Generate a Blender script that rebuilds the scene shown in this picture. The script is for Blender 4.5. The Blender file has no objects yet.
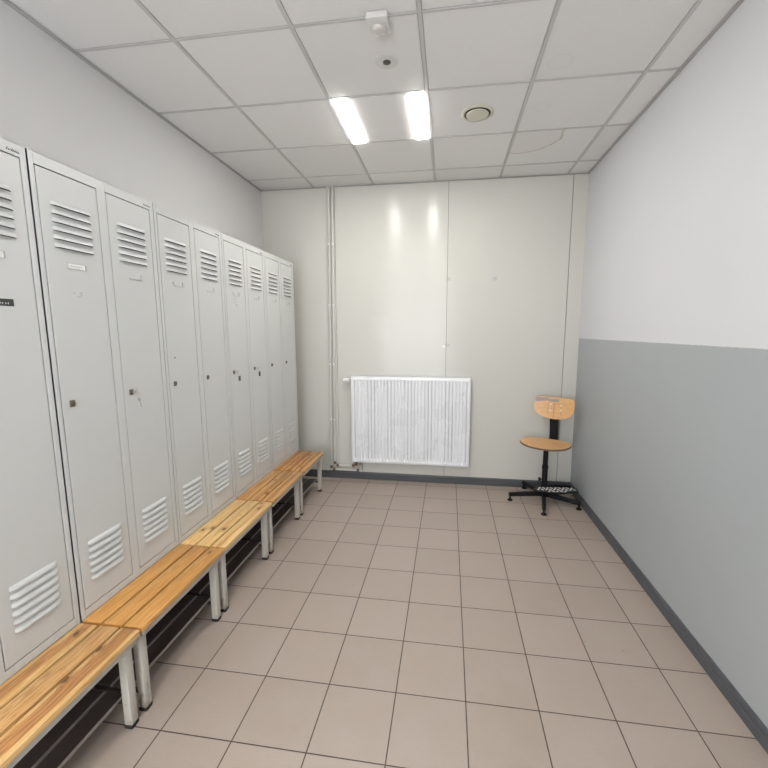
import bpy, bmesh, math, random
from mathutils import Vector, Matrix
random.seed(4)
S = bpy.context.scene
COL = S.collection
PI = math.pi

# ------------------------------------------------------------------ room measures (metres)
XL, XR, YB, YR, H = -1.9175, 1.2290, 4.0981, -1.75, 2.986
CAMZ = 1.5812

# ------------------------------------------------------------------ materials
class NT:
    def __init__(s, name):
        s.m = bpy.data.materials.new(name); s.m.use_nodes = True
        s.t = s.m.node_tree; s.t.nodes.clear()
        s.out = s.n('ShaderNodeOutputMaterial')
        s.b = s.n('ShaderNodeBsdfPrincipled')
        s.l(s.b.outputs[0], s.out.inputs[0])
    def n(s, typ, **kw):
        o = s.t.nodes.new(typ)
        for k, v in kw.items(): setattr(o, k, v)
        return o
    def l(s, a, b): s.t.links.new(a, b)
    def inp(s, sock, v):
        if isinstance(v, bpy.types.NodeSocket): s.l(v, sock)
        else: sock.default_value = v
    def math(s, op, a, b=None, c=None, clamp=False):
        o = s.n('ShaderNodeMath', operation=op, use_clamp=clamp)
        s.inp(o.inputs[0], a)
        if b is not None: s.inp(o.inputs[1], b)
        if c is not None: s.inp(o.inputs[2], c)
        return o.outputs[0]
    def mix(s, f, a, b, blend='MIX'):
        o = s.n('ShaderNodeMix', data_type='RGBA', blend_type=blend)
        s.inp(o.inputs['Factor'], f)
        for k, v in ((6, a), (7, b)):
            if isinstance(v, tuple) and len(v) == 3: v = v + (1,)
            s.inp(o.inputs[k], v)
        return o.outputs[2]
    def coord(s, kind='Object'):
        return s.n('ShaderNodeTexCoord').outputs[kind]
    def mapping(s, v, scale=(1, 1, 1), loc=(0, 0, 0)):
        o = s.n('ShaderNodeMapping'); s.l(v, o.inputs[0])
        o.inputs['Scale'].default_value = scale; s.inp(o.inputs['Location'], loc)
        return o.outputs[0]
    def noise(s, v, scale, detail=3, rough=.55, dist=0):
        o = s.n('ShaderNodeTexNoise'); s.l(v, o.inputs['Vector'])
        o.inputs['Scale'].default_value = scale; o.inputs['Detail'].default_value = detail
        o.inputs['Roughness'].default_value = rough; o.inputs['Distortion'].default_value = dist
        return o.outputs[0]
    def ramp(s, f, stops):
        o = s.n('ShaderNodeValToRGB'); s.l(f, o.inputs[0])
        e = o.color_ramp.elements
        while len(e) < len(stops): e.new(.5)
        for q, (p, c) in zip(e, stops):
            q.position = p; q.color = c + (1,) if len(c) == 3 else c
        return o.outputs[0]
    def range(s, f, a, b, c=0., d=1., smooth=True):
        o = s.n('ShaderNodeMapRange'); s.inp(o.inputs[0], f)
        o.interpolation_type = 'SMOOTHSTEP' if smooth else 'LINEAR'
        for i, v in enumerate((a, b, c, d)): o.inputs[i+1].default_value = v
        return o.outputs[0]
    def sep(s, v):
        o = s.n('ShaderNodeSeparateXYZ'); s.l(v, o.inputs[0]); return o.outputs
    def bump(s, h, strength=.2, dist=.01):
        o = s.n('ShaderNodeBump'); o.inputs['Strength'].default_value = strength
        o.inputs['Distance'].default_value = dist; s.l(h, o.inputs['Height'])
        s.l(o.outputs[0], s.b.inputs['Normal']); return o
    def set(s, color=None, rough=None, metal=None, spec=None):
        if color is not None:
            if isinstance(color, tuple) and len(color) == 3: color = color + (1,)
            s.inp(s.b.inputs['Base Color'], color)
        if rough is not None: s.inp(s.b.inputs['Roughness'], rough)
        if metal is not None: s.inp(s.b.inputs['Metallic'], metal)
        if spec is not None: s.inp(s.b.inputs['Specular IOR Level'], spec)
        return s

def paint(name, c, rough=.45, var=.05, scale=6, metal=0, spec=.5, bump=0):
    m = NT(name); co = m.coord()
    f = m.noise(co, scale, 4)
    col = m.mix(f, tuple(x*(1-var) for x in c), tuple(min(1, x*(1+var)) for x in c))
    m.set(col, m.range(f, .3, .7, rough*.92, rough*1.08), metal, spec)
    if bump: m.bump(m.noise(co, 220, 2), bump, .002)
    return m.m

def wall_mat(name, c, rough=.6):
    m = NT(name); co = m.coord('Object')
    f = m.noise(co, 1.7, 3)
    col = m.mix(f, tuple(x*.97 for x in c), tuple(x*1.02 for x in c))
    m.set(col, rough, 0, .35); m.bump(m.noise(co, 150, 3), .12, .003)
    return m.m

def dado_mat():
    m = NT('two_tone_wall_paint'); co = m.coord('Object')
    z = m.sep(co)[2]; f = m.noise(co, 1.7, 3)
    top = m.mix(f, (.655, .665, .68), (.695, .70, .715))
    low = m.mix(f, (.375, .40, .408), (.40, .425, .432))
    edge = m.math('MULTIPLY', m.math('SUBTRACT', m.noise(co, 30, 2), .5), .006)
    k = m.range(m.math('ADD', z, edge), 1.5065, 1.5095)
    m.set(m.mix(k, low, top), m.range(k, 0, 1, .42, .6), 0, .4)
    m.bump(m.noise(co, 150, 3), .10, .003)
    return m.m

def panel_mat():
    m = NT('ribbed_sandwich_panel'); co = m.coord('Object')
    x, y, z = m.sep(co)
    f = m.noise(m.mapping(co, (1, 1, .6)), 1.5, 3)
    base = m.mix(f, (.585, .58, .53), (.615, .61, .56))
    # filler marks and a wiped patch left on the sheet
    for (px, pz, hw, hh, amt, c) in ((-.012, 2.082, .02, .016, .8, (.46, .50, .47)), (.429, 2.076, .02, .018, .85, (.46, .50, .46)),
                                     (-.012, 1.44, .02, .016, .8, (.46, .50, .47)), (-.70, 1.60, .10, .12, .22, (.66, .66, .62)),
                                     (-.05, 1.425, .012, .012, .9, (.75, .75, .72))):
        dx = m.math('DIVIDE', m.math('ABSOLUTE', m.math('SUBTRACT', x, px)), hw)
        dz = m.math('DIVIDE', m.math('ABSOLUTE', m.math('SUBTRACT', z, pz)), hh)
        k = m.range(m.math('ADD', m.math('MAXIMUM', dx, dz), m.math('MULTIPLY', m.noise(co, 60, 2), .3)), .95, 1.3, amt, 0)
        base = m.mix(k, base, c)
    m.set(base, .20, 0, .30)
    m.b.inputs['Anisotropic'].default_value = .88; m.b.inputs['Anisotropic Rotation'].default_value = .25   # rolled sheet: sheen drawn out vertically
    tn = m.n('ShaderNodeTangent', direction_type='RADIAL', axis='Z'); m.l(tn.outputs[0], m.b.inputs['Tangent'])
    rib = m.math('SINE', m.math('MULTIPLY', x, 2*PI/.028))
    wob = m.noise(m.mapping(co, (26, 1, .7)), 1.0, 2)
    m.bump(m.math('ADD', m.math('MULTIPLY', rib, .14), wob), .15, .0022)
    return m.m

def floor_mat():
    m = NT('ceramic_floor_tile'); co = m.coord('Object')
    x, y, z = m.sep(co)
    s_, x0, y0 = .30302, -1.1117, 1.5657
    u = m.math('DIVIDE', m.math('SUBTRACT', x, x0), s_); v = m.math('DIVIDE', m.math('SUBTRACT', y, y0), s_)
    def edge(q):
        fr = m.math('FRACT', q)
        return m.math('MINIMUM', fr, m.math('SUBTRACT', 1.0, fr))
    d = m.math('MULTIPLY', m.math('MINIMUM', edge(u), edge(v)), s_)
    d = m.math('ADD', d, m.math('MULTIPLY', m.math('SUBTRACT', m.noise(co, 40, 2), .5), .0012))
    g = m.range(d, .0017, .0033)           # 0 in the joint
    cell = m.n('ShaderNodeCombineXYZ')
    m.l(m.math('FLOOR', u), cell.inputs[0]); m.l(m.math('FLOOR', v), cell.inputs[1])
    wn = m.n('ShaderNodeTexWhiteNoise'); m.l(cell.outputs[0], wn.inputs[0])
    cl = m.noise(co, 5, 4, .6); fine = m.noise(co, 140, 3, .7)
    tile = m.mix(wn.outputs[0], (.39, .322, .268), (.425, .353, .297))
    tile = m.mix(m.range(cl, .35, .7, 0, .45), tile, (.43, .37, .325))
    tile = m.mix(m.range(fine, .35, .75, 0, .22), tile, (.31, .245, .205))
    sp = m.n('ShaderNodeTexVoronoi'); m.l(co, sp.inputs['Vector']); sp.inputs['Scale'].default_value = 9
    spot = m.math('MULTIPLY', m.range(sp.outputs['Distance'], .03, .09, 1, 0), m.range(m.sep(sp.outputs['Color'])[0], .86, .9))
    tile = m.mix(m.math('MULTIPLY', spot, .35), tile, (.17, .13, .11))
    m.set(m.mix(g, (.075, .052, .043), tile), m.range(cl, .3, .7, .36, .5), 0, .45)
    m.bump(m.math('ADD', g, m.math('MULTIPLY', fine, .06)), .35, .0025)
    return m.m

def ceiling_mat():
    m = NT('mineral_ceiling_tile'); co = m.coord('Object')
    x, y, z = m.sep(co)
    u = m.math('FLOOR', m.math('DIVIDE', m.math('ADD', x, 1.956), .6)); v = m.math('FLOOR', m.math('DIVIDE', m.math('SUBTRACT', y, 2.012), .6))
    cell = m.n('ShaderNodeCombineXYZ'); m.l(u, cell.inputs[0]); m.l(v, cell.inputs[1])
    wn = m.n('ShaderNodeTexWhiteNoise'); m.l(cell.outputs[0], wn.inputs[0])
    base = m.mix(wn.outputs[0], (.745, .735, .725), (.795, .785, .775))
    base = m.mix(m.range(m.noise(co, 260, 2, .7), .55, .75, 0, .25), base, (.45, .44, .43))
    wob = m.math('MULTIPLY', m.math('SUBTRACT', m.noise(co, 9, 3), .5), .06)
    # tide marks of old leaks: outlined rings on three tiles
    for (cx, cy, r, amt, box) in ((0.533, 3.317, 0.257, .6, True), (.56, 2.46, .062, .08, False), (.555, 2.90, .05, .09, False)):
        dx = m.math('SUBTRACT', x, cx); dy = m.math('SUBTRACT', y, cy)
        rr = m.math('SQRT', m.math('ADD', m.math('MULTIPLY', dx, dx), m.math('MULTIPLY', dy, dy)))
        e = m.math('ABSOLUTE', m.math('SUBTRACT', m.math('ADD', rr, wob if box else m.math('MULTIPLY', wob, .4)), r))
        k = m.range(e, .002, .011, amt, 0)
        inside = m.range(m.math('ADD', rr, wob), r-.02, r, .10 if box else .03, 0)
        if box:
            lim = m.math('MULTIPLY', m.math('GREATER_THAN', y, 3.212), m.math('GREATER_THAN', x, .444))
            k = m.math('MULTIPLY', k, lim); inside = m.math('MULTIPLY', inside, lim)
        base = m.mix(inside, base, (.56, .50, .43)); base = m.mix(k, base, (.42, .35, .27))
    m.set(base, .85, 0, .15); m.bump(m.noise(co, 300, 3, .7), .12, .002)
    return m.m

def wood(name, light, mid, heart, heart_amt, seed, knots=.7, knot_col=(.10, .035, .012)):
    m = NT(name); co = m.coord('Object')
    oi = m.n('ShaderNodeObjectInfo')
    off = m.n('ShaderNodeCombineXYZ')
    m.l(m.math('MULTIPLY_ADD', oi.outputs['Random'], 17.0, seed), off.inputs[0]); m.l(m.math('MULTIPLY', oi.outputs['Random'], 9.0), off.inputs[1])
    add = m.n('ShaderNodeVectorMath', operation='ADD'); m.l(co, add.inputs[0]); m.l(off.outputs[0], add.inputs[1])
    p = add.outputs[0]
    # knots: sparse cells, grain bends round them
    kn = halo = None
    cx, cy, cz = m.sep(co)
    warp = m.math('MULTIPLY', m.math('SUBTRACT', m.noise(co, 70, 2), .5), .010)
    for nm in ('knot_a', 'knot_b'):           # board by board: place across, place along, radius
        at = m.n('ShaderNodeAttribute', attribute_type='OBJECT', attribute_name=nm)
        kx, ky, kr = m.sep(at.outputs['Vector'])
        dx = m.math('SUBTRACT', cx, kx); dy = m.math('MULTIPLY', m.math('SUBTRACT', cy, ky), .62)
        dd = m.math('ADD', m.math('SQRT', m.math('ADD', m.math('MULTIPLY', dx, dx), m.math('MULTIPLY', dy, dy))), warp)
        q = m.math('DIVIDE', dd, m.math('MAXIMUM', kr, 1e-4))
        on = m.math('GREATER_THAN', kr, .001)
        k1 = m.math('MULTIPLY', m.range(q, .75, 1.15, 1, 0), on); h1 = m.math('MULTIPLY', m.range(q, .9, 3.2, 1, 0), on)
        kn = k1 if kn is None else m.math('MAXIMUM', kn, k1); halo = h1 if halo is None else m.math('MAXIMUM', halo, h1)
    bend = m.math('MULTIPLY', halo, .35)
    gx = m.n('ShaderNodeCombineXYZ'); X, Y, Z = m.sep(p)
    m.l(m.math('ADD', m.math('MULTIPLY', X, 16.0), bend), gx.inputs[0]); m.l(m.math('MULTIPLY', Y, .9), gx.inputs[1]); m.l(m.math('MULTIPLY', Z, 10.0), gx.inputs[2])
    rings = m.noise(gx.outputs[0], 1.6, 3, .5, .8)
    tri = m.math('PINGPONG', m.math('MULTIPLY', rings, 9.0), .5)
    fib = m.noise(m.mapping(p, (170, 4, 170)), 1, 3, .6)
    hc_, hw_, ha_ = m.sep(oi.outputs['Color'])
    ox = m.sep(co)[0]
    wav = m.math('MULTIPLY', m.math('SUBTRACT', m.noise(m.mapping(p, (.001, 2.2, .001)), 1, 2, .5), .5), .045)
    dist = m.math('ABSOLUTE', m.math('ADD', m.math('SUBTRACT', ox, hc_), wav))
    ratio = m.math('DIVIDE', m.math('ADD', dist, m.math('MULTIPLY', m.math('SUBTRACT', rings, .5), .012)), hw_)
    hm = m.math('MULTIPLY', m.range(ratio, .75, 1.1, 1, 0), ha_)
    col = m.mix(m.range(tri, .05, .5), light, mid)
    col = m.mix(m.range(fib, .4, .75, 0, .35), col, tuple(c*.72 for c in mid))
    col = m.mix(hm, col, m.mix(m.range(tri, .05, .45), tuple(c*1.35 for c in heart), tuple(c*.85 for c in heart)))
    col = m.mix(m.math('MULTIPLY', halo, .45), col, tuple(c*.6 for c in heart))
    col = m.mix(m.math('MULTIPLY', kn, .92), col, knot_col)
    m.set(col, .36, 0, .5); m.bump(fib, .06, .002)
    return m.m

def plywood(name, sc):
    m = NT(name); co = m.coord('Object')
    g = m.noise(m.mapping(co, sc), 1.2, 4, .55, .7)
    f = m.noise(m.mapping(co, tuple(q*4 for q in sc)), 1, 3, .6)
    col = m.ramp(g, [(.3, (.66, .365, .155)), (.55, (.74, .44, .21)), (.75, (.60, .31, .12))])
    col = m.mix(m.range(f, .4, .7, 0, .3), col, (.47, .245, .10))
    col = m.mix(m.range(m.noise(co, 11, 4, .7), .58, .72, 0, .45), col, (.60, .40, .24))
    m.set(col, .38, 0, .5); return m.m

def emit(name, c, st):
    m = NT(name); m.set((.9, .9, .9), .4)
    m.b.inputs['Emission Color'].default_value = c + (1,); m.b.inputs['Emission Strength'].default_value = st
    return m.m

def glass():
    m = NT('window_glass'); m.t.nodes.remove(m.b)
    a = m.n('ShaderNodeBsdfTransparent'); b = m.n('ShaderNodeBsdfGlossy'); b.inputs['Roughness'].default_value = .02
    x = m.n('ShaderNodeMixShader'); x.inputs[0].default_value = .06
    m.l(a.outputs[0], x.inputs[1]); m.l(b.outputs[0], x.inputs[2]); m.l(x.outputs[0], m.out.inputs[0]); return m.m

def dusty_leg():
    m = NT('scuffed_grey_leg_paint'); co = m.coord('Object'); z = m.sep(co)[2]
    n_ = m.noise(m.mapping(co, (30, 30, 9)), 1, 4, .7)
    scuff = m.math('MULTIPLY', m.range(n_, .47, .60), m.range(z, .03, .2, .75, .18))
    m.set(m.mix(scuff, (.53, .51, .455), (.25, .20, .155)), .5, 0, .4); return m.m

def checker_plate():
    m = NT('steel_tread_plate'); co = m.coord('Object')
    m.set(m.mix(m.noise(co, 40, 3), (.68, .67, .65), (.80, .79, .77)), .35, .15, .5); return m.m

M = dict(
    wall=wall_mat('grey_white_wall_paint', (.60, .595, .585)), dado=dado_mat(), panel=panel_mat(), floor=floor_mat(),
    tile=ceiling_mat(), tbar=paint('ceiling_grid_enamel', (.54, .53, .52), .5, .03), angle=paint('ceiling_edge_trim', (.42, .41, .40), .5, .03),
    base=paint('dark_grey_baseboard', (.080, .085, .094), .42, .08, 20), seam=paint('panel_seam', (.09, .085, .075), .6),
    sheet=paint('grey_locker_enamel', (.56, .57, .555), .36, .025, 3, 0, .45, .03),
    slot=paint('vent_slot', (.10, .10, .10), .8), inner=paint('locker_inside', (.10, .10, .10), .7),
    steel=paint('worn_steel', (.15, .125, .10), .42, .25, 60, .5), keysteel=paint('key_steel', (.55, .54, .52), .3, .1, 60, .9),
    ink=paint('printed_dark_ink', (.03, .03, .035), .5), dark=paint('dark_label_tape', (.045, .047, .05), .4, .1, 80),
    white=paint('white_plastic', (.78, .77, .76), .4, .02), card=paint('paper_card', (.74, .74, .72), .7, .03),
    fade=paint('scraped_glue_residue', (.40, .40, .39), .7, .2, 200),
    leg=dusty_leg(), rubber=paint('brown_black_rubber_foot', (.018, .014, .012), .6, .2, 40),
    rack=paint('dark_shoe_shelf_slat', (.050, .038, .034), .45, .25, 50), rackedge=paint('pale_shelf_edge', (.26, .225, .20), .45, .2, 50), frame=paint('bench_frame_paint', (.42, .41, .38), .5, .05),
    rad=paint('radiator_enamel', (.82, .83, .845), .28, .01, 3, 0, .5), radin=paint('radiator_inside', (.45, .45, .46), .5),
    pipe=paint('pipe_paint', (.60, .595, .55), .38, .04, 9), pipedark=paint('pipe_clip_metal', (.20, .17, .14), .5, .1),
    brown=paint('bronze_fitting', (.20, .13, .09), .4, .2, 60, .5), brass=paint('nickel_fitting', (.55, .53, .49), .3, .1, 60, .7),
    black=paint('black_lacquered_steel', (.006, .006, .007), .5, .2, 30, 0, .25), ply=plywood('varnished_plywood_seat', (6, 22, 5)), plyb=plywood('varnished_plywood_back', (5, 5, 30)), tread=checker_plate(), treaddark=paint('tread_plate_dirt', (.03, .03, .03), .6),
    tape=paint('grey_sticker_residue', (.33, .29, .28), .6, .15, 60), edge=paint('plywood_edge', (.17, .10, .05), .5, .2, 60),
    led=emit('led_diffuser', (1.0, .975, .95), 36.0), leddim=emit('dim_led_diffuser', (1.0, .975, .95), 22.0), valve=paint('ivory_valve_plastic', (.62, .60, .50), .4, .02), gap=paint('dark_gap', (.03, .027, .025), .7),  # second diffuser emits less, so the front light dominates the back wall
    sensor=paint('off_white_sensor_plastic', (.64, .63, .61), .5, .02), lens=paint('pir_lens', (.56, .53, .51), .25, .02), eye=paint('dark_lens', (.05, .045, .045), .25), glass=glass(), pvc=paint('window_pvc', (.75, .75, .75), .35),
    w1=wood('pine_with_red_heartwood', (.76, .51, .23), (.62, .345, .115), (.40, .185, .062), .85, 1.3, .50),
    w2=wood('orange_lacquered_pine', (.66, .36, .115), (.56, .265, .065), (.46, .20, .05), .35, 5.1, .97),
    w3=wood('pale_knotty_pine', (.78, .55, .26), (.68, .41, .145), (.46, .20, .06), .5, 8.2, .42),
    w4=wood('honey_brown_pine', (.66, .40, .16), (.52, .26, .08), (.32, .12, .04), .6, 12.6, .62),
    w5=wood('brown_striped_pine', (.64, .38, .15), (.50, .24, .075), (.29, .10, .035), .7, 21.4, .66),
)

# ------------------------------------------------------------------ mesh builder
class MB:
    def __init__(s): s.bm = bmesh.new(); s.mats = []
    def mi(s, m):
        if m not in s.mats: s.mats.append(m)
        return s.mats.index(m)
    def _tag(s, faces, m, smooth=False):
        i = s.mi(m)
        for f in faces: f.material_index = i; f.smooth = smooth
    def box(s, a, b, m, bev=0, seg=2):
        x0, y0, z0 = (min(a[i], b[i]) for i in range(3)); x1, y1, z1 = (max(a[i], b[i]) for i in range(3))
        v = [s.bm.verts.new(p) for p in ((x0,y0,z0),(x1,y0,z0),(x1,y1,z0),(x0,y1,z0),(x0,y0,z1),(x1,y0,z1),(x1,y1,z1),(x0,y1,z1))]
        f = [s.bm.faces.new([v[i] for i in q]) for q in ((3,2,1,0),(4,5,6,7),(0,1,5,4),(1,2,6,5),(2,3,7,6),(3,0,4,7))]
        s._tag(f, m)
        if bev:
            e = list({e for q in f for e in q.edges})
            r = bmesh.ops.bevel(s.bm, geom=e, offset=bev, segments=seg, profile=.5, affect='EDGES')
            s._tag(r['faces'], m, True)
        return s
    def ring(s, pts): return [s.bm.verts.new(p) for p in pts]
    def loft(s, rings, m, cap=True, smooth=True, closed=True):
        R = [s.ring(r) for r in rings]; fs = []
        n = len(R[0])
        for a, b in zip(R, R[1:]):
            for i in range(n if closed else n-1):
                j = (i+1) % n; fs.append(s.bm.faces.new((a[i], a[j], b[j], b[i])))
        s._tag(fs, m, smooth)
        if cap and closed: s._tag([s.bm.faces.new(R[0][::-1]), s.bm.faces.new(R[-1])], m)
        return s
    def tube(s, path, r, m, n=10, cap=True):
        P = [Vector(p) for p in path]; rings = []
        up = None
        for i, p in enumerate(P):
            t = (P[min(i+1, len(P)-1)] - P[max(i-1, 0)]).normalized()
            if up is None:
                up = Vector((0, 0, 1)) if abs(t.z) < .9 else Vector((0, 1, 0))
            a = (up - t*up.dot(t)).normalized(); b = t.cross(a); up = a
            rr = r[i] if isinstance(r, (list, tuple)) else r
            rings.append([p + rr*(math.cos(2*PI*k/n)*a + math.sin(2*PI*k/n)*b) for k in range(n)])
        return s.loft(rings, m, cap)
    def lathe(s, c, prof, m, n=32, axis='Z', cap=True):
        c = Vector(c); rings = []
        for r, h in prof:
            ring = []
            for k in range(n):
                u, w = r*math.cos(2*PI*k/n), r*math.sin(2*PI*k/n)
                ring.append(c + (Vector((u, w, h)) if axis == 'Z' else Vector((u, h, w)) if axis == 'Y' else Vector((h, u, w))))
            rings.append(ring)
        return s.loft(rings, m, cap)
    def beam(s, a, b, w, h, m, bev=.003, w2=None, h2=None):
        a, b = Vector(a), Vector(b); t = (b-a).normalized()
        side = t.cross(Vector((0, 0, 1)))
        side = side.normalized() if side.length > 1e-4 else Vector((1, 0, 0)); up = side.cross(t)
        w2 = w2 or w; h2 = h2 or h
        def rect(c, w, h):
            k = min(w, h)*.2
            return [c + side*x + up*y for x, y in ((-w/2+k,-h/2),(w/2-k,-h/2),(w/2,-h/2+k),(w/2,h/2-k),(w/2-k,h/2),(-w/2+k,h/2),(-w/2,h/2-k),(-w/2,-h/2+k))]
        return s.loft([rect(a, w, h), rect(b, w2, h2)], m, True, False)
    def build(s, name, parent=None, sharp=35):
        me = bpy.data.meshes.new(name)
        bmesh.ops.recalc_face_normals(s.bm, faces=s.bm.faces)
        s.bm.to_mesh(me); s.bm.free()
        for m in s.mats: me.materials.append(m)
        me.set_sharp_from_angle(angle=math.radians(sharp))
        o = bpy.data.objects.new(name, me); COL.objects.link(o)
        if parent: o.parent = parent
        return o

def tag(o, label=None, cat=None, group=None, kind=None):
    if label: o['label'] = label
    if cat: o['category'] = cat
    if group: o['group'] = group
    if kind: o['kind'] = kind
    return o
def thing(name, label, cat, loc=(0, 0, 0), rz=0, group=None):
    o = bpy.data.objects.new(name, None); COL.objects.link(o); o.empty_display_size = .1
    o.location = loc; o.rotation_euler = (0, 0, rz)
    return tag(o, label, cat, group)
def struct(mb, name): return tag(mb.build(name), name.replace('_', ' '), None, None, 'structure')
def copy_tree(o, parent=None):
    c = o.copy(); COL.objects.link(c)
    if parent: c.parent = parent
    for ch in list(o.children): copy_tree(ch, c)
    return c

# ------------------------------------------------------------------ room shell
T = .12
o = MB().box((XL-T, YR-T, -T), (XR+T, YB+T, 0), M['floor']).build('floor'); tag(o, 'beige square ceramic tile floor', None, None, 'structure')
o = MB().box((XL-T, YR-T, 0), (XL, YB+T, H+.06), M['wall']).build('wall_left'); tag(o, 'pale grey painted wall behind the lockers', None, None, 'structure')
o = MB().box((XR, YR-T, 0), (XR+T, YB+T, H+.06), M['dado']).build('wall_right'); tag(o, 'white wall with grey painted lower half', None, None, 'structure')

b = MB()                                             # back wall of sandwich panels with recessed joints
xs = [XL, -1.150, -.0262, 1.098, XR]
for x0, x1 in zip(xs, xs[1:]):
    b.box((x0+(.0028 if x0 > 1 else .0018 if x0 > XL else 0), YB, 0), (x1-(.0028 if 1 < x1 < XR else .0018 if x1 < XR else 0), YB+.02, H+.06), M['panel'])
b.box((XL, YB+.012, 0), (XR, YB+T, H+.06), M['seam'])
tag(b.build('wall_back'), 'ivory metal sandwich panel wall with vertical joints', None, None, 'structure')

# rear wall (behind the camera) with a window
WX0, WX1, WZ0, WZ1 = -1.70, .10, .35, 2.25
b = MB()
b.box((XL, YR-T, 0), (WX0, YR, H+.06), M['wall']).box((WX1, YR-T, 0), (XR, YR, H+.06), M['wall'])
b.box((WX0, YR-T, 0), (WX1, YR, WZ0), M['wall']).box((WX0, YR-T, WZ1), (WX1, YR, H+.06), M['wall'])
tag(b.build('wall_rear'), 'pale wall with the window', None, None, 'structure')
w = thing('window_1', 'white framed window behind the camera', None, (0, 0, 0)); tag(w, kind='structure')
b = MB(); y0, y1 = YR-.08, YR-.03
for x0, x1 in ((WX0, WX0+.06), (WX1-.06, WX1), ((WX0+WX1)/2-.05, (WX0+WX1)/2+.05)): b.box((x0, y0, WZ0), (x1, y1, WZ1), M['pvc'], .004)
for z0, z1 in ((WZ0, WZ0+.06), (WZ1-.06, WZ1)): b.box((WX0+.06, y0, z0), (WX1-.06, y1, z1), M['pvc'], .004)
b.build('window_frame', w)
MB().box((WX0+.05, YR-.058, WZ0+.05), (WX1-.05, YR-.052, WZ1-.05), M['glass']).build('window_pane', w)

# baseboards: rounded top, thin shadow groove
def baseboard(name, pts_dir, label):
    (ax, ay), (bx, by), (nx, ny) = pts_dir
    prof = [(0, 0), (.013, 0), (.013, .040), (.010, .044), (.010, .048), (.012, .052), (.011, .070), (.007, .076), (0, .078)]
    b = MB()
    b.loft([[(px+nx*d, py+ny*d, z) for d, z in prof] for px, py in ((ax, ay), (bx, by))], M['base'], True, False)
    tag(b.build(name), label, None, None, 'structure')
baseboard('baseboard_right', ((XR, YR), (XR, YB-.013), (-1, 0)), 'dark grey skirting along the two-tone wall')
baseboard('baseboard_back', ((XL, YB), (XR, YB), (0, -1)), 'dark grey skirting along the panel wall')
baseboard('baseboard_left', ((XL, YR), (XL, YB-.013), (1, 0)), 'dark grey skirting behind the lockers')
baseboard('baseboard_rear', ((XL+.013, YR), (XR-.013, YR), (0, 1)), 'dark grey skirting below the window')

# suspended ceiling: tiles between T bars
cols = [-1.9556+.6*i for i in range(1, 6)]; rows = [2.0124+.6*j for j in range(-6, 4)]
gx = [XL]+cols+[XR]; gy = [YR]+[r for r in rows if r > YR+.05]+[YB]
b = MB()
for i in range(len(gx)-1):
    for j in range(len(gy)-1):
        x0, x1 = gx[i]+(.0112 if i else 0), gx[i+1]-(.0112 if i < len(gx)-2 else 0)
        yy0, yy1 = gy[j]+(.0098 if j else 0), gy[j+1]-(.0098 if j < len(gy)-2 else 0)
        dz = .0035+random.uniform(-.0006, .0008)
        b.box((x0, yy0, H+dz), (x1, yy1, H+.024), M['tile'], .0015, 1)
b.box((XL, YR, H+.024), (XR, YB, H+.06), M['radin'])
tag(b.build('ceiling'), 'white mineral tile suspended ceiling', None, None, 'structure')
b = MB()
for x in cols: b.box((x-.0095, YR, H), (x+.0095, YB, H+.010), M['tbar'])
for y in gy[1:-1]:
    for x0, x1 in zip(gx, gx[1:]):
        b.box((x0+.0097, y-.0065, H+.0005), (x1-.0097, y+.0065, H+.010), M['tbar'])
tag(b.build('trim_1'), 'grey metal ceiling grid', None, None, 'structure')
b = MB()
b.box((XL, YR, H-.003), (XL+.022, YB, H), M['angle']).box((XR-.022, YR, H-.003), (XR, YB, H), M['angle'])
b.box((XL+.022, YB-.022, H-.002), (XR-.022, YB, H), M['angle']).box((XL+.022, YR, H-.002), (XR-.022, YR+.022, H), M['angle'])
tag(b.build('trim_2'), 'grey edge angle around the ceiling', None, None, 'structure')

# ------------------------------------------------------------------ ceiling fittings
def ceiling_light(x0, y0, label, led='led'):
    r = thing('ceiling_light', label, 'ceiling light', (x0+.3, y0+.3, H), 0, 'twin strip lights in the ceiling grid')
    MB().box((-.286, -.286, .0005), (.286, .286, .0055), M['tile'], .001, 1).build('fixture_panel', r)
    for c in (-.236, .236):
        d = MB().box((c-.046, -.288, -.006), (c+.046, .288, .004), M[led], .003).build('diffuser', r)
    return r
ceiling_light(-.7556, 2.6124, 'glowing twin strip light set in the ceiling tile grid')
ceiling_light(-.7556, .2124, 'twin strip light overhead behind the top edge of the photo', 'leddim')
ceiling_light(-.7556, -1.5876, 'twin strip light near the rear wall window', 'leddim')

r = thing('motion_sensor', 'boxy white motion sensor with round lens on the ceiling grid', 'sensor', (-.345, 2.03, H))
MB().box((-.049, -.062, -.028), (.049, .046, 0), M['sensor'], .006).build('housing', r)
MB().lathe((.001, .010, -.028), [(.034, .002), (.034, -.003), (.031, -.010), (.022, -.017), (.006, -.020)], M['lens'], 28).build('lens', r)
r = thing('recessed_downlight', 'small round white recessed fitting with dark centre beside the motion sensor', 'downlight', (-.350, 2.318, H+.0055))
MB().lathe((0, 0, 0), [(.062, 0), (.062, -.004), (.056, -.006), (.026, -.008)], M['sensor'], 40).build('rim', r)
MB().lathe((0, 0, -.0078), [(.021, 0), (.021, -.002), (.014, -.004), (.004, -.005)], M['eye'], 24).build('lens', r)
r = thing('ceiling_air_valve', 'round ivory air vent valve with dark ring right of the strip light', 'vent', (.158, 2.917, H+.0055))
MB().lathe((0, 0, 0), [(.108, 0), (.108, -.003), (.100, -.008), (.088, -.009), (.084, -.003)], M['valve'], 48).build('rim', r)
MB().lathe((0, 0, -.0045), [(.0835, 0), (.0835, -.001)], M['gap'], 40).build('gap_ring', r)
MB().lathe((0, 0, -.006), [(.060, 0), (.072, -.003), (.071, -.007), (.060, -.009), (.02, -.010)], M['valve'], 40).build('disc', r)

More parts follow.
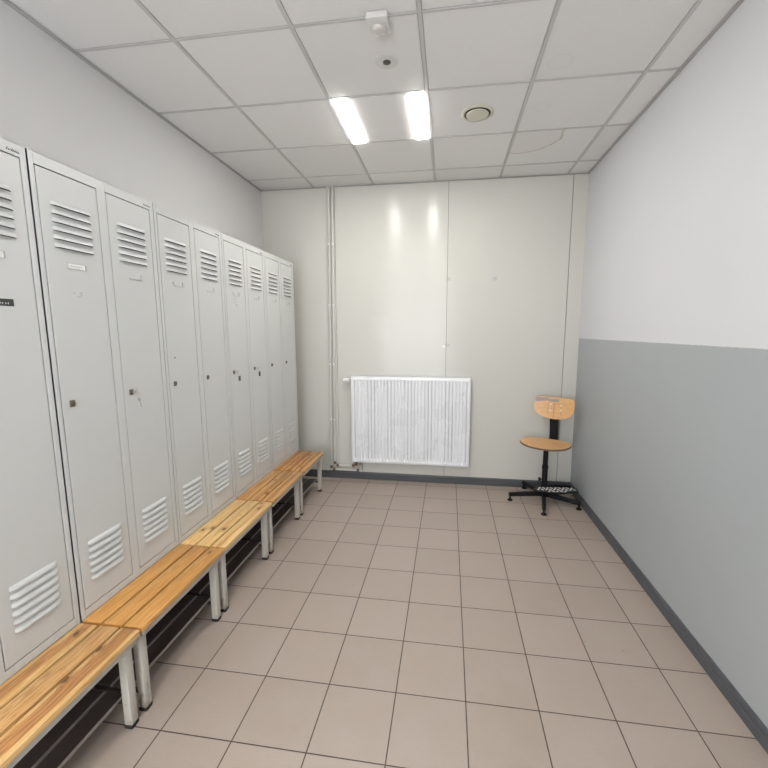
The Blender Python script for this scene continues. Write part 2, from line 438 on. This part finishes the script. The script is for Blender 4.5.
# ------------------------------------------------------------------ lockers
LX = -1.462            # front plane
U = .609; Y1 = 1.302   # unit pitch and the first joint
LZ0, LZ1 = .4085, 2.212
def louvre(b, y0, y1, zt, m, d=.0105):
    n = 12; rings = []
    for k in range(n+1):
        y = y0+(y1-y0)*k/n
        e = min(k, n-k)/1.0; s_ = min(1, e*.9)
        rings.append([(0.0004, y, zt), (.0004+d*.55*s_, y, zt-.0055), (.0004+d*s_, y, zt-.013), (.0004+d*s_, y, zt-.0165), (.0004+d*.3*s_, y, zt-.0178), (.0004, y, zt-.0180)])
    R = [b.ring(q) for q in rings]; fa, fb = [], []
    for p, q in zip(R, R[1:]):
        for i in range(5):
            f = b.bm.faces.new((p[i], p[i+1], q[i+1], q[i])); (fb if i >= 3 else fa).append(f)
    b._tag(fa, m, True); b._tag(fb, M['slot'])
def make_locker(label, wid):
    r = thing('locker', label, 'locker', (LX, 0, LZ0), 0, 'row of grey two-door lockers')
    h = LZ1-LZ0; D = .445
    d0 = (.022, .273); d1 = (.323, .575)
    zb, zt = .0365, h-.046
    b = MB()
    b.box((-D, 0, 0), (-.001, .0012, h), M['sheet']).box((-D, wid-.0012, 0), (-.001, wid, h), M['sheet'])
    b.box((-D, 0, h-.002), (0, wid, h), M['sheet']).box((-D, 0, 0), (0, wid, .002), M['sheet']).box((-D, 0, 0), (-D+.002, wid, h), M['sheet'])
    b.box((-.022, 0, 0), (0, d0[0]-.0040, h), M['sheet'], .0015, 1).box((-.022, d1[1]+.0040, 0), (0, wid, h), M['sheet'], .0015, 1)
    b.box((-.022, d0[1]+.0040, 0), (0, d1[0]-.0040, h), M['sheet'], .001, 1)
    for q in (d0, d1):
        b.box((-.022, q[0]-.0040, 0), (0, q[1]+.0040, zb-.0040), M['sheet']).box((-.022, q[0]-.0040, zt+.0040), (0, q[1]+.0040, h), M['sheet'])
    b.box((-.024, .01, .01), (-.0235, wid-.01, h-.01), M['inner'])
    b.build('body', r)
    doors = []
    for q in (d0, d1):
        d = MB().box((-.020, q[0], zb), (-.0002, q[1], zt), M['sheet'], .0015, 1).build('door', r)
        c = (q[0]+q[1])/2+.0005
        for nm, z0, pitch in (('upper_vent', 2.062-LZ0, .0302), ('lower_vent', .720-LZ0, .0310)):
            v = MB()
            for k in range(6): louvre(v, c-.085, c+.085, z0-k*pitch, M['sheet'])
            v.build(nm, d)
        doors.append(d)
    return r, doors, (d0, d1), wid
ZL = 1.300-LZ0
def add_lock(door, q):
    k = MB().box((0, q[0]+.030, ZL-.013), (.005, q[0]+.050, ZL+.013), M['steel'], .0015)
    k.lathe((.005, q[0]+.040, ZL+.002), [(.0075, 0), (.0075, .004), (.006, .005)], M['steel'], 16, 'X')
    k.box((.0098, q[0]+.0392, ZL-.003), (.0103, q[0]+.0408, ZL+.007), M['gap'])
    k.build('lock', door)
def add_holder(door, q, style):
    y0, y1, z = q[0]+.083, q[0]+.166, 1.833-LZ0
    b = MB()
    if style == 'card':
        b.box((0, y0+.004, z-.009), (.0012, y1-.004, z+.009), M['card'])
        for a in (z-.012, z+.010): b.box((0, y0, a), (.0022, y1, a+.002), M['sheet'])
        b.box((.0012, y0+.012, z-.0015), (.0016, y1-.02, z+.001), M['fade'])
        b.box((0, y1-.003, z-.012), (.0026, y1, z+.012), M['fade'])
    else:
        b.box((0, y0+.01, z-.012), (.0040, y1, z-.0085), M['sheet']).box((0, y0+.01, z-.0135), (.0026, y1, z-.012), M['fade'])
        b.box((0, y1-.005, z-.012), (.0040, y1-.001, z+.013), M['sheet']).box((0, y1-.001, z-.012), (.002, y1, z+.012), M['fade'])
        if style == 'hook': b.box((0, y0, z-.004), (.002, y0+.004, z+.010), M['fade'])
    b.build('label_holder', door)
def scrawl(parent, name, y0, z0, w_, h_, x, m, n=7, slant=.35, t=.0026):
    b = MB(); rnd = random.Random(name+str(y0))
    for k in range(n):
        yy = y0+w_*k/n; hh = h_*(1.0 if k in (0, 3) else rnd.uniform(.45, .7))
        b.beam((x, yy, z0), (x, yy+hh*slant, z0+hh), t, .0008, m)
        if k % 2: b.beam((x, yy, z0+hh*.5), (x, yy+w_/n, z0+hh*.45), t*.8, .0008, m)
    return b.build(name, parent)
labels = ['grey steel two-door locker nearest the camera, cut off by the left edge of the photo',
          'grey two-door locker second from the camera, a bare silver key in its right door',
          'grey two-door locker in the middle of the row, no keys in either door',
          'grey two-door locker fourth from the camera with dark-fobbed keys in both doors',
          'grey two-door locker at the far end of the row near the panel wall']
starts = [Y1-.004-.605] + [Y1+.004+U*k for k in range(4)]
for k in range(5):
    wid = .600 if k == 0 else .6055
    r, doors, q, wid = make_locker(labels[k], wid)
    r.location.y = Y1-.0035-wid if k == 0 else Y1+.0035+U*(k-1)
    for i, d in enumerate(doors):
        if not (k == 3 and i == 1 and False): add_lock(d, q[i])
        st = {(1, 0): 'card', (0, 1): 'card', (0, 0): 'card', (2, 0): 'hook', (3, 0): 'hook'}.get((k, i), 'bare')
        add_holder(d, q[i], st)
    # small maker's script at the right end of the top rim
    scrawl(r, 'maker_tag', wid-.064, LZ1-LZ0-.032, .042, .009, .0005, M['ink'], 8, .5, .0022)
    if k == 0:      # dark embossed tape label on the door beside the picture edge
        d = doors[1]; y0 = q[1][0]+.060; z = 1.677-LZ0
        lab = MB().box((0, y0, z-.012), (.0012, y0+.115, z+.012), M['dark'], .0004, 1).build('tape_label', d)
        lab['label'] = 'dark tape label with light lettering'
        scrawl(lab, 'lettering', y0+.008, z-.006, .098, .012, .0015, M['card'], 11, .0, .0016)
    if k == 1:      # scraps of a torn sticker
        b = MB(); z = 1.722-LZ0
        for (yy, zz, a, c) in ((.118, .006, .010, .003), (.135, -.006, .016, .003), (.148, .008, .012, .004), (.152, -.001, .006, .005)):
            b.box((0, yy, z+zz), (.0006, yy+a, z+zz+c), M['fade'])
        b.build('sticker_remnant', doors[0])
    if k == 2:
        MB().lathe((0, q[0][0]+.055, 1.440-LZ0), [(.004, 0), (.004, .0008)], M['gap'], 12, 'X').build('drilled_hole', doors[0])
    if k == 3:
        b = MB(); z = 1.775-LZ0
        for (yy, zz, a, c) in ((.10, .02, .012, .004), (.13, .028, .014, .004), (.118, .004, .02, .005), (.14, -.02, .010, .012)):
            b.box((0, yy, z+zz), (.0008, yy+a, z+zz+c), M['fade'])
        b.build('sticker_remnant', doors[0])
# keys left in the locks
def key(label, y, fob):
    r = thing('key', label, 'key', (LX+.0105, y, 1.302), 0, 'keys left in the locker locks')
    b = MB().box((0, -.0009, -.004), (.010, .0009, .004), M['keysteel'], .0003, 1)
    b.lathe((.020, -.001, 0), [(.011, 0), (.012, .0004), (.012, .0016), (.011, .002)], M['keysteel'], 20, 'Y'); b.build('key_blade', r)
    ring = [(.026+.0*k, .013*math.cos(a), -.016+.013*math.sin(a)) for k, a in ((k, 2*PI*k/20) for k in range(21))]
    MB().tube(ring, .0010, M['keysteel'], 6).build('key_ring', r)
    b = MB()
    if fob: b.box((.021, -.002, -.062), (.030, .020, -.026), M['dark'], .004).box((.0225, .005, -.082), (.0245, .010, -.060), M['keysteel'], .0006, 1)
    else:
        b.lathe((.025, .006, -.035), [(.009, 0), (.010, .0004), (.010, .0016), (.009, .002)], M['keysteel'], 18, 'Y')
        b.beam((.026, .007, -.043), (.026, .014, -.072), .0045, .0018, M['keysteel'])
    b.build('key_fob' if fob else 'spare_key', r)
kY = lambda unit, door: Y1+.0035+U*(unit-1)+(.022, .323)[door]+.040
key('bare silver key hanging in the right door of the second locker', kY(1, 1), False)
key('key with dark fob in the left door of the fourth locker', kY(3, 0), True)
key('key with dark fob in the right door of the fourth locker', kY(3, 1), True)

# ------------------------------------------------------------------ benches carrying the lockers
BZ = .410
blabels = ['slatted pine bench nearest the camera with reddish heartwood streaks, cut off by the photo edge',
           'plain orange slatted bench in front of the second locker',
           'pale knotty slatted bench in front of the middle locker',
           'honey-brown slatted bench in front of the fourth locker, second from the panel wall',
           'brown-streaked slatted bench at the far end of the row by the panel wall']
HEART = [((-.008, .022, .9), (.0, .045, .45), (-.014, .028, .95)), ((.0, .02, .1), (.01, .02, .25), (.02, .02, .1)),
         ((.02, .014, .2), (-.02, .012, .25), (.0, .012, .6)), ((-.01, .02, .5), (.01, .018, .7), (-.02, .014, .8)), ((.0, .022, .7), (-.02, .018, .9), (-.026, .012, .9))]
KNOTS = {(0, 0): [(-.003, .545, .0075)], (0, 2): [(-.036, .488, .008), (-.036, .350, .009)], (1, 2): [(-.013, .550, .006)],
         (2, 0): [(-.007, .165, .0085), (.034, .195, .007)], (2, 1): [(.016, .192, .0095)], (2, 2): [(-.004, .487, .008), (-.022, .568, .007)],
         (3, 1): [(.030, .130, .009), (-.018, .385, .007)], (4, 1): [(.026, .440, .008)], (4, 2): [(-.02, .10, .007)]}
for k in range(5):
    y0 = Y1+U*(k-1); wid = U-.006
    r = thing('bench', blabels[k], 'bench', (0, y0+.003, 0), 0, 'slatted benches under the row of lockers')
    wm = M['w%d' % (k+1)]
    sx = [(-1.4605, -1.3775), (-1.365, -1.284), (-1.272, -1.190)]
    for n_, ((a, c), hw) in enumerate(zip(sx, HEART[k])):
        L_ = wid-(.045 if k == 4 else .006)
        sl = MB().box((-(c-a)/2, 0, -.0125), ((c-a)/2, L_, .0125), wm, .0025, 2).build('slat', r)
        sl.location = ((a+c)/2, .001, BZ-.0125); sl.color = hw+(1,)
        for nm, kk in zip(('knot_a', 'knot_b'), KNOTS.get((k, n_), [])): sl[nm] = kk
        # the board's colour slots hold heartwood place, half width and strength
    b = MB()
    z1 = BZ-.0255; z0 = z1-.026
    b.box((-1.222, .030, z0), (-1.197, wid-.030, z1), M['frame'], .002, 1)
    b.box((-1.90, .030, z0), (-1.875, wid-.030, z1), M['frame'], .002, 1).box((-1.500, .030, z0), (-1.475, wid-.030, z1), M['frame'], .002, 1)
    for yy in (.026, wid-.026): b.box((-1.90, yy-.0125, z0), (-1.197, yy+.0125, z1), M['frame'], .002, 1)
    for xx in (-1.900, -1.50):
        for yy in (.004, wid-.029): b.box((xx, yy+.001, z1), (xx+.025, yy+.024, LZ0-.0004), M['frame'])
    for yy in (.026, wid-.026): b.box((-1.875, yy-.006, .088), (-1.255, yy+.006, .101), M['rack'])
    b.build('frame', r)
    for xx in (-1.242, -1.872):
        for yy in (.0285+.010, wid-.0285-.004):
            l = MB().box((xx-.018, yy-.0185, .016), (xx+.018, yy+.0185, z0), M['leg'], .006, 2)
            lo = l.build('leg', r)
            f = MB().box((xx-.0195, yy-.020, 0), (xx+.0195, yy+.020, .020), M['rubber'], .007, 2)
            f.build('foot', lo)
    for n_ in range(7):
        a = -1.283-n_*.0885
        MB().box((a-.078, .012, .101), (a-.0045, wid-.012, .116), M['rack']).box((a-.0045, .012, .103), (a, wid-.012, .117), M['rackedge'], .0015, 1).box((a-.081, .012, .103), (a-.078, wid-.012, .1165), M['rackedge']).build('shoe_shelf_slat', r)  # paler strips run along both long edges of each slat

# ------------------------------------------------------------------ radiator
rx0, rx1, rz0, rz1, ry = -.985, .222, .212, 1.118, 4.000
r = thing('radiator', 'white ribbed panel radiator on the ivory panel wall', 'radiator', (0, 0, 0)); r.location = ((rx0+rx1)/2, ry, rz0)
W_, Hh = rx1-rx0, rz1-rz0
b = MB(); nf = 34; per = 10; nx = nf*per
m0 = .018
zs = [0, .004, .030, .036, .042, .050, Hh-.046, Hh-.040, Hh-.036, Hh-.032, Hh-.004, Hh]
amp = [0, 0, 0, .4, .85, 1, 1, .95, .6, 0, 0, 0]
lip = [.006, 0, 0, 0, 0, 0, 0, 0, 0, 0, 0, .006]
grid = []
xs = [-W_/2, -W_/2+.004] + [-W_/2+m0+(W_-2*m0)*i/nx for i in range(nx+1)] + [W_/2-.004, W_/2]
for z, a, lp in zip(zs, amp, lip):
    row = []
    for i, x in enumerate(xs):
        k = i-2
        inside = 0 <= k <= nx
        ph = (k % per)/per
        g = (0, 0, 0, .15, .8, 1, .8, .15, 0, 0)[k % per] if inside else 0
        ybase = .006 if i in (0, len(xs)-1) else 0
        row.append(b.bm.verts.new((x, max(ybase, lp)+.022*g*a, z)))
    grid.append(row)
fs = []
for p, q in zip(grid, grid[1:]):
    for i in range(len(xs)-1): fs.append(b.bm.faces.new((p[i], p[i+1], q[i+1], q[i])))
b._tag(fs, M['rad'], True)
b.build('front_panel', r, 60)
b = MB().box((-W_/2+.01, .058, .015), (W_/2-.01, .070, Hh-.012), M['radin'], .003, 1)
for i in range(40):
    x = -W_/2+.03+i*(W_-.06)/39; b.box((x-.006, .018, .03), (x+.006, .058, Hh-.03), M['radin'])
b.build('convector', r)
b = MB()
for y_ in (.004, .088): b.box((-W_/2, y_, Hh-.004), (W_/2, y_+.006, Hh+.004), M['rad'], .0015, 1)
n_ = 60
for i in range(n_+1):
    x = -W_/2+.004+i*(W_-.008)/n_; b.box((x-.0035, .009, Hh-.003), (x+.0035, .089, Hh+.002), M['rad'])
b.build('top_grille', r)
for s_ in (-1, 1):
    MB().box((s_*W_/2, .004, .004), (s_*(W_/2-.0018), .094, Hh+.002), M['rad']).build('side_panel', r)
for x in (-W_/2+.2, W_/2-.2): MB().box((x-.02, .070, .06), (x+.02, .097, Hh-.06), M['radin']).build('wall_bracket', r)
# thermostatic valve at the upper left corner
t = MB().lathe((-W_/2+.0015, .050, Hh-.042), [(.011, 0), (.011, -.012), (.016, -.013), (.016, -.022), (.012, -.023)], M['brass'], 20, 'X').build('thermostat_valve', r)
h_ = MB().lathe((-W_/2-.0215, .050, Hh-.042), [(.019, 0), (.026, -.005), (.026, -.016), (.022, -.020), (.024, -.028), (.025, -.058), (.020, -.071), (.008, -.074)], M['white'], 24, 'X')
for k in range(12):
    a = 2*PI*k/12
    h_.box((-W_/2-.0835, .050+.0245*math.cos(a)-.0016, Hh-.042+.0245*math.sin(a)-.0016), (-W_/2-.051, .050+.0245*math.cos(a)+.0016, Hh-.042+.0245*math.sin(a)+.0016), M['white'])
h_.build('thermostat_head', t)
b = MB()
for dx in (.032, .082):
    b.lathe((-W_/2+dx, .050, 0), [(.012, .010), (.012, -.012), (.017, -.013), (.017, -.032), (.013, -.033), (.013, -.052)], M['brass'] if dx > .05 else M['brown'], 18)
    b.lathe((-W_/2+dx, .033, -.023), [(.008, 0), (.008, -.014), (.005, -.016)], M['brown'], 12, 'Y')
b.build('lower_valve', r)

# ------------------------------------------------------------------ heating pipes
def arc_path(pts, rad, n=6):
    out = [Vector(pts[0])]
    for a, p, c in zip(pts, pts[1:], pts[2:]):
        a, p, c = Vector(a), Vector(p), Vector(c)
        u, v = (a-p).normalized(), (c-p).normalized()
        A, B = p+u*rad, p+v*rad
        for i in range(n+1):
            t = i/n; out.append(A*(1-t)**2 + p*2*t*(1-t) + B*t*t)
    out.append(Vector(pts[-1])); return out
vx = (rx0+.082, rx0+.032); py = YB-.024
pr = .0125
for i, (x_t, x_b, zlow, lab) in enumerate(((-1.199, -1.229, .100, 'left one of the two thin ivory heating pipes running up the panel wall'),
                                            (-1.162, -1.190, .148, 'right one of the two thin ivory heating pipes, nearer the radiator'))):
    o = thing('heating_pipe', lab, 'pipe', (x_b, py, 0), 0, 'ivory heating pipes up the panel wall')
    P = arc_path([(x_t, py, H-.004), (x_b, py, zlow), (vx[i], py, zlow), (vx[i], ry+.050, zlow), (vx[i], ry+.050, rz0-.050)], .018)
    P = [p-Vector((x_b, py, 0)) for p in P]
    MB().tube(P, pr, M['pipe'], 12).build('pipe', o)
    MB().lathe((x_t-x_b, 0, 0), [(.020, H-.010), (.020, H-.004)], M['white'], 18).build('collar', o)
    b = MB()
    for (ex, ez) in ((0, zlow+.030), (.030, zlow), (vx[i]-x_b-.035, zlow)):
        if ex == 0: b.lathe((ex, 0, ez), [(pr+.0025, -.016), (pr+.0025, .014)], M['brown'], 14)
        else: b.lathe((ex, 0, ez), [(pr+.0025, -.014), (pr+.0025, .014)], M['brown'], 14, 'X')
    b.build('elbow_sleeve', o)
    for z in (2.441, 1.840, 1.238, .650):
        x = (x_t+(x_b-x_t)*(H-z)/(H-zlow))-x_b
        c = MB().lathe((x, 0, z), [(pr+.002, -.009), (pr+.004, -.007), (pr+.004, .007), (pr+.002, .009)], M['white'], 14)
        c.box((x-.006, .010, z-.007), (x+.006, .0235, z+.007), M['pipedark'])
        c.lathe((x+.017, -.006, z), [(.004, 0), (.004, -.006)], M['pipedark'], 8, 'Y')
        c.build('pipe_clip', o)

# ------------------------------------------------------------------ work chair
HX, HY = .905, 3.775
r = thing('work_chair', 'industrial swivel work chair with plywood seat and black five-star base in the corner', 'chair', (HX, HY, 0))
FA = math.atan2(.115, .12)                         # bearing from hub to backrest (math angle)
back = Vector((.50, .866, 0)); right = Vector((.866, -.50, 0))
b = MB()
b.lathe((0, 0, 0), [(.026, .045), (.040, .052), (.040, .090), (.030, .105), (.024, .120)], M['black'], 24)
b.build('hub', r)
for a in (186, 258, 330, 42, 114):
    a = math.radians(a); d = Vector((math.cos(a), math.sin(a), 0)); L_ = .31
    l = MB().beam(d*.030+Vector((0, 0, .072)), d*(L_+.012)+Vector((0, 0, .060)), .034, .046, M['black'], .003, .030, .036).build('leg', r)
    f = MB().lathe(d*L_, [(.021, 0), (.024, .003), (.024, .010), (.014, .017), (.009, .020), (.009, .050)], M['black'], 18)
    f.build('glide', l)
MB().lathe((0, 0, 0), [(.025, .11), (.025, .31), (.028, .312), (.028, .345), (.023, .348), (.023, .520)], M['black'], 20).build('column', r)
# footrest: half ring frame with a checkered tread plate
ft = MB()
FZ = .126
pl, pr_ = Vector((-.105, -.070, FZ)), Vector((.285, -.035, FZ))
ft.lathe((0, 0, FZ), [(.030, -.025), (.032, -.022), (.032, .022), (.030, .025)], M['black'], 20)
ft.tube([(-.02, -.02, FZ), (-.06, -.05, FZ), tuple(pl), tuple(pl+Vector((.06, -.005, 0)))], .009, M['black'], 8)
ft.tube([(.02, .01, FZ+.012), (.12, .050, FZ+.008), (.245, .055, FZ+.004), (.272, .03, FZ), tuple(pr_+Vector((-.02, 0, -.004)))], .011, M['black'], 8)
ft.tube([tuple(pl+Vector((.0, 0, -.006))), tuple((pl+pr_)/2+Vector((0, -.052, -.006))), tuple(pr_+Vector((0, 0, -.006)))], .011, M['black'], 8)
fr = ft.build('footrest', r)
k = MB().lathe((-.046, -.006, .212), [(.006, .024), (.006, .010), (.017, .008), (.020, 0), (.017, -.008), (.004, -.012)], M['black'], 16, 'X').build('clamp_knob', fr)
t = MB(); n_ = 14; up_, lo_ = [], []
ux = (pr_-pl).normalized(); uy = Vector((-ux.y, ux.x, 0)); Lp = (pr_-pl).length
outl = []
for i in range(n_+1):
    s_ = i/n_; outl.append((s_*Lp, -.045*math.sin(PI*s_)**.6-.012))
for i in range(n_+1):
    s_ = 1-i/n_; outl.append((s_*Lp, .030*math.sin(PI*s_)**.4+.012))
tilt = .14
def tp(u, v, h): return pl+ux*u+uy*v+Vector((0, 0, .010+h+v*tilt))
t.loft([[tp(u, v, 0) for u, v in outl], [tp(u, v, .003) for u, v in outl]], M['treaddark'], True, False)
for iu in range(10):
    for iv in range(3):
        u = .020+iu*.0360+(.018 if iv % 2 else 0); v = -.036+iv*.028
        s_ = u/Lp
        if not 0.02 < s_ < .98 or v < -.045*math.sin(PI*s_)**.6 or v > .03*math.sin(PI*s_)**.4: continue
        a = (PI/4 if (iu+iv) % 2 else -PI/4)
        q = []
        for ang in range(8):
            e = 2*PI*ang/8; x_, y_ = .0185*math.cos(e), .0085*math.sin(e)
            q.append((u+x_*math.cos(a)-y_*math.sin(a), v+x_*math.sin(a)+y_*math.cos(a)))
        t.loft([[tp(x_, y_, .003) for x_, y_ in q], [tp(u+(x_-u)*.75, v+(y_-v)*.75, .0052) for x_, y_ in q]], M['tread'], True, False)
tr = t.build('tread_plate', fr); tr['label'] = 'silver checkered tread plate'
# seat
b = MB(); SZ = .560; N_ = 48; rings_t = []
def seat_pt(k, s_, top):
    a = 2*PI*k/N_
    ca, sa = math.cos(a), math.sin(a)
    rr = 1/((abs(ca)**2.5+abs(sa)**2.5)**(1/2.5))
    w_ = .220*rr*ca*s_*(1.0-.06*sa); d_ = .170*rr*sa*s_
    z = SZ - .010*(1-s_**2) + .004*max(0, d_/.170)**2 - .008*max(0, -d_/.170)**3 + .012*(abs(w_)/.226)**2
    if not top: z -= .017
    p = right*w_ + back*(d_-.02); return (p.x, p.y, z)
top = [[seat_pt(k, s_, True) for k in range(N_)] for s_ in (.02, .25, .5, .75, .92, .985)]
rim = [[seat_pt(k, 1.0, True)[:2]+(seat_pt(k, 1.0, True)[2]-.004,) for k in range(N_)], [seat_pt(k, 1.0, False)[:2]+(seat_pt(k, 1.0, False)[2]+.003,) for k in range(N_)]]
bot = [[seat_pt(k, s_, False) for k in range(N_)] for s_ in (.985, .8, .5, .02)]
b.loft(top, M['ply'], True); b.loft([top[-1]]+rim+[bot[0]], M['edge'], False); b.loft(bot, M['ply'], True)
bmesh.ops.remove_doubles(b.bm, verts=b.bm.verts, dist=1e-5)
seat = b.build('seat', r, 50)
m_ = MB()
m_.lathe((0, 0, 0), [(.030, .490), (.055, .510), (.085, .5255)], M['black'], 20)
m_.build('seat_mount', r)
# back stem: curved wide black spring steel bar
def bk(d_, z, w_=0): p = back*d_+right*w_; return Vector((p.x, p.y, z))
b = MB(); prof = [(.02, .516), (.11, .512), (.185, .516), (.217, .530), (.222, .60), (.214, .68), (.206, .76), (.205, .90)]
rings = []
for i, (d_, z) in enumerate(prof):
    d0, z0 = prof[max(0, i-1)]; d1, z1 = prof[min(len(prof)-1, i+1)]
    tx, tz = d1-d0, z1-z0; L_ = math.hypot(tx, tz); nx_, nz_ = -tz/L_*.008, tx/L_*.008
    w_ = .040
    rings.append([bk(d_+nx_, z+nz_, -w_), bk(d_+nx_, z+nz_, w_), bk(d_-nx_, z-nz_, w_), bk(d_-nx_, z-nz_, -w_)])
b.loft(rings, M['black'], True, True); b.build('back_stem', r)
# backrest: curved plywood, flat top, deep rounded lower corners
BW, B0, B1 = .183, .752, .958; BM, BH = (B0+B1)/2, (B1-B0)/2
def half_width(h):
    t_ = min(.9995, abs(h)/BH); e = 9.0 if h > 0 else 2.1
    return BW*(1-t_**e)**(1/e)
def depth(w_, h_): return .196-.030*(w_/BW)**2+.014*(h_/BH)
b = MB(); NR, NC = 26, 24
hs = [-BH*math.cos(PI*i/NR) for i in range(NR+1)]
def sheet(off): return [[b.bm.verts.new(bk(depth(w_, h_)+off, BM+h_, w_)) for w_ in (half_width(h_)*(2*j/NC-1) for j in range(NC+1))] for h_ in hs]
A_, B_ = sheet(-.0055), sheet(.0055)
fs = []
for G in (A_, B_):
    for p, q in zip(G, G[1:]):
        for j in range(NC): fs.append(b.bm.faces.new((p[j], p[j+1], q[j+1], q[j])))
b._tag(fs, M['plyb'], True)
loop = lambda G: G[0][:-1]+[g[-1] for g in G[:-1]]+G[-1][:0:-1]+[g[0] for g in G[:0:-1]]
la, lb = loop(A_), loop(B_); n_ = len(la)
b._tag([b.bm.faces.new((la[i], la[(i+1) % n_], lb[(i+1) % n_], lb[i])) for i in range(n_)], M['edge'], False)
bo = b.build('backrest', r, 50); bo['label'] = 'plywood backrest with grey sticker residue'
b = MB()       # sticker residue band following the curve along the upper left
def strip(mb, w0, w1, h0, h1, mat, n=8, off=-.0068, taper=0):
    lo = []; hi = []
    for i in range(n+1):
        w_ = w0+(w1-w0)*i/n
        for L, hh in ((lo, h0+taper*i/n), (hi, h1)): L.append(bk(depth(w_, hh)+off, BM+hh, w_))
    mb.loft([lo, hi], mat, False, True, False)
strip(b, -.172, -.060, .048, .092, M['tape'], 8, -.0066, .020); strip(b, -.060, .035, .060, .084, M['tape'], 8, -.0066)
b.build('sticker_residue', bo)
b = MB(); strip(b, -.004, -.001, -.095, .050, M['edge'], 2)
for w0, h0 in ((-.045, .028), (.052, .026), (-.045, -.03), (.052, -.02)):
    strip(b, w0, w0+.018, h0, h0+.010, M['card'], 2)
for w0 in (-.060, .062): strip(b, w0, w0+.002, -.06, .04, M['edge'], 2)
b.build('screw_line', bo)

# ------------------------------------------------------------------ daylight behind the window
wd = bpy.data.worlds.new('World'); S.world = wd; wd.use_nodes = True
nt = wd.node_tree; nt.nodes.clear()
out = nt.nodes.new('ShaderNodeOutputWorld'); bg = nt.nodes.new('ShaderNodeBackground')
bg.inputs[0].default_value = (.93, .96, 1.0, 1); bg.inputs[1].default_value = 6.0      # bright overcast daylight outside
nt.links.new(bg.outputs[0], out.inputs[0])
L = bpy.data.lights.new('window_portal', 'AREA'); L.shape = 'RECTANGLE'; L.size = WX1-WX0; L.size_y = WZ1-WZ0
L.cycles.is_portal = True
lo = bpy.data.objects.new('window_portal', L); COL.objects.link(lo)
lo.location = ((WX0+WX1)/2, YR-.10, (WZ0+WZ1)/2); lo.rotation_euler = (PI/2, 0, 0)

# ------------------------------------------------------------------ camera
yaw, pit, rol = -.144917, -.138076, -.001566
f = Vector((math.sin(yaw)*math.cos(pit), math.cos(yaw)*math.cos(pit), math.sin(pit)))
rt = Vector((math.cos(yaw), -math.sin(yaw), 0)); up = rt.cross(f)
c, s_ = math.cos(rol), math.sin(rol)
rt, up = c*rt+s_*up, -s_*rt+c*up
cam = bpy.data.cameras.new('camera'); co = bpy.data.objects.new('camera', cam); COL.objects.link(co)
co.matrix_world = Matrix(((rt.x, up.x, -f.x, 0), (rt.y, up.y, -f.y, 0), (rt.z, up.z, -f.z, CAMZ), (0, 0, 0, 1)))
cam.sensor_width = 36; cam.lens = 36*403.777/768; cam.shift_x = -(389.597-384)/768; cam.shift_y = (386.932-384)/768
cam.clip_start = .02
S.camera = co
S.view_settings.view_transform = 'Standard'; S.view_settings.look = 'None'
S.view_settings.exposure = 1.04; S.view_settings.gamma = 1.0; S.view_settings.use_curve_mapping = False
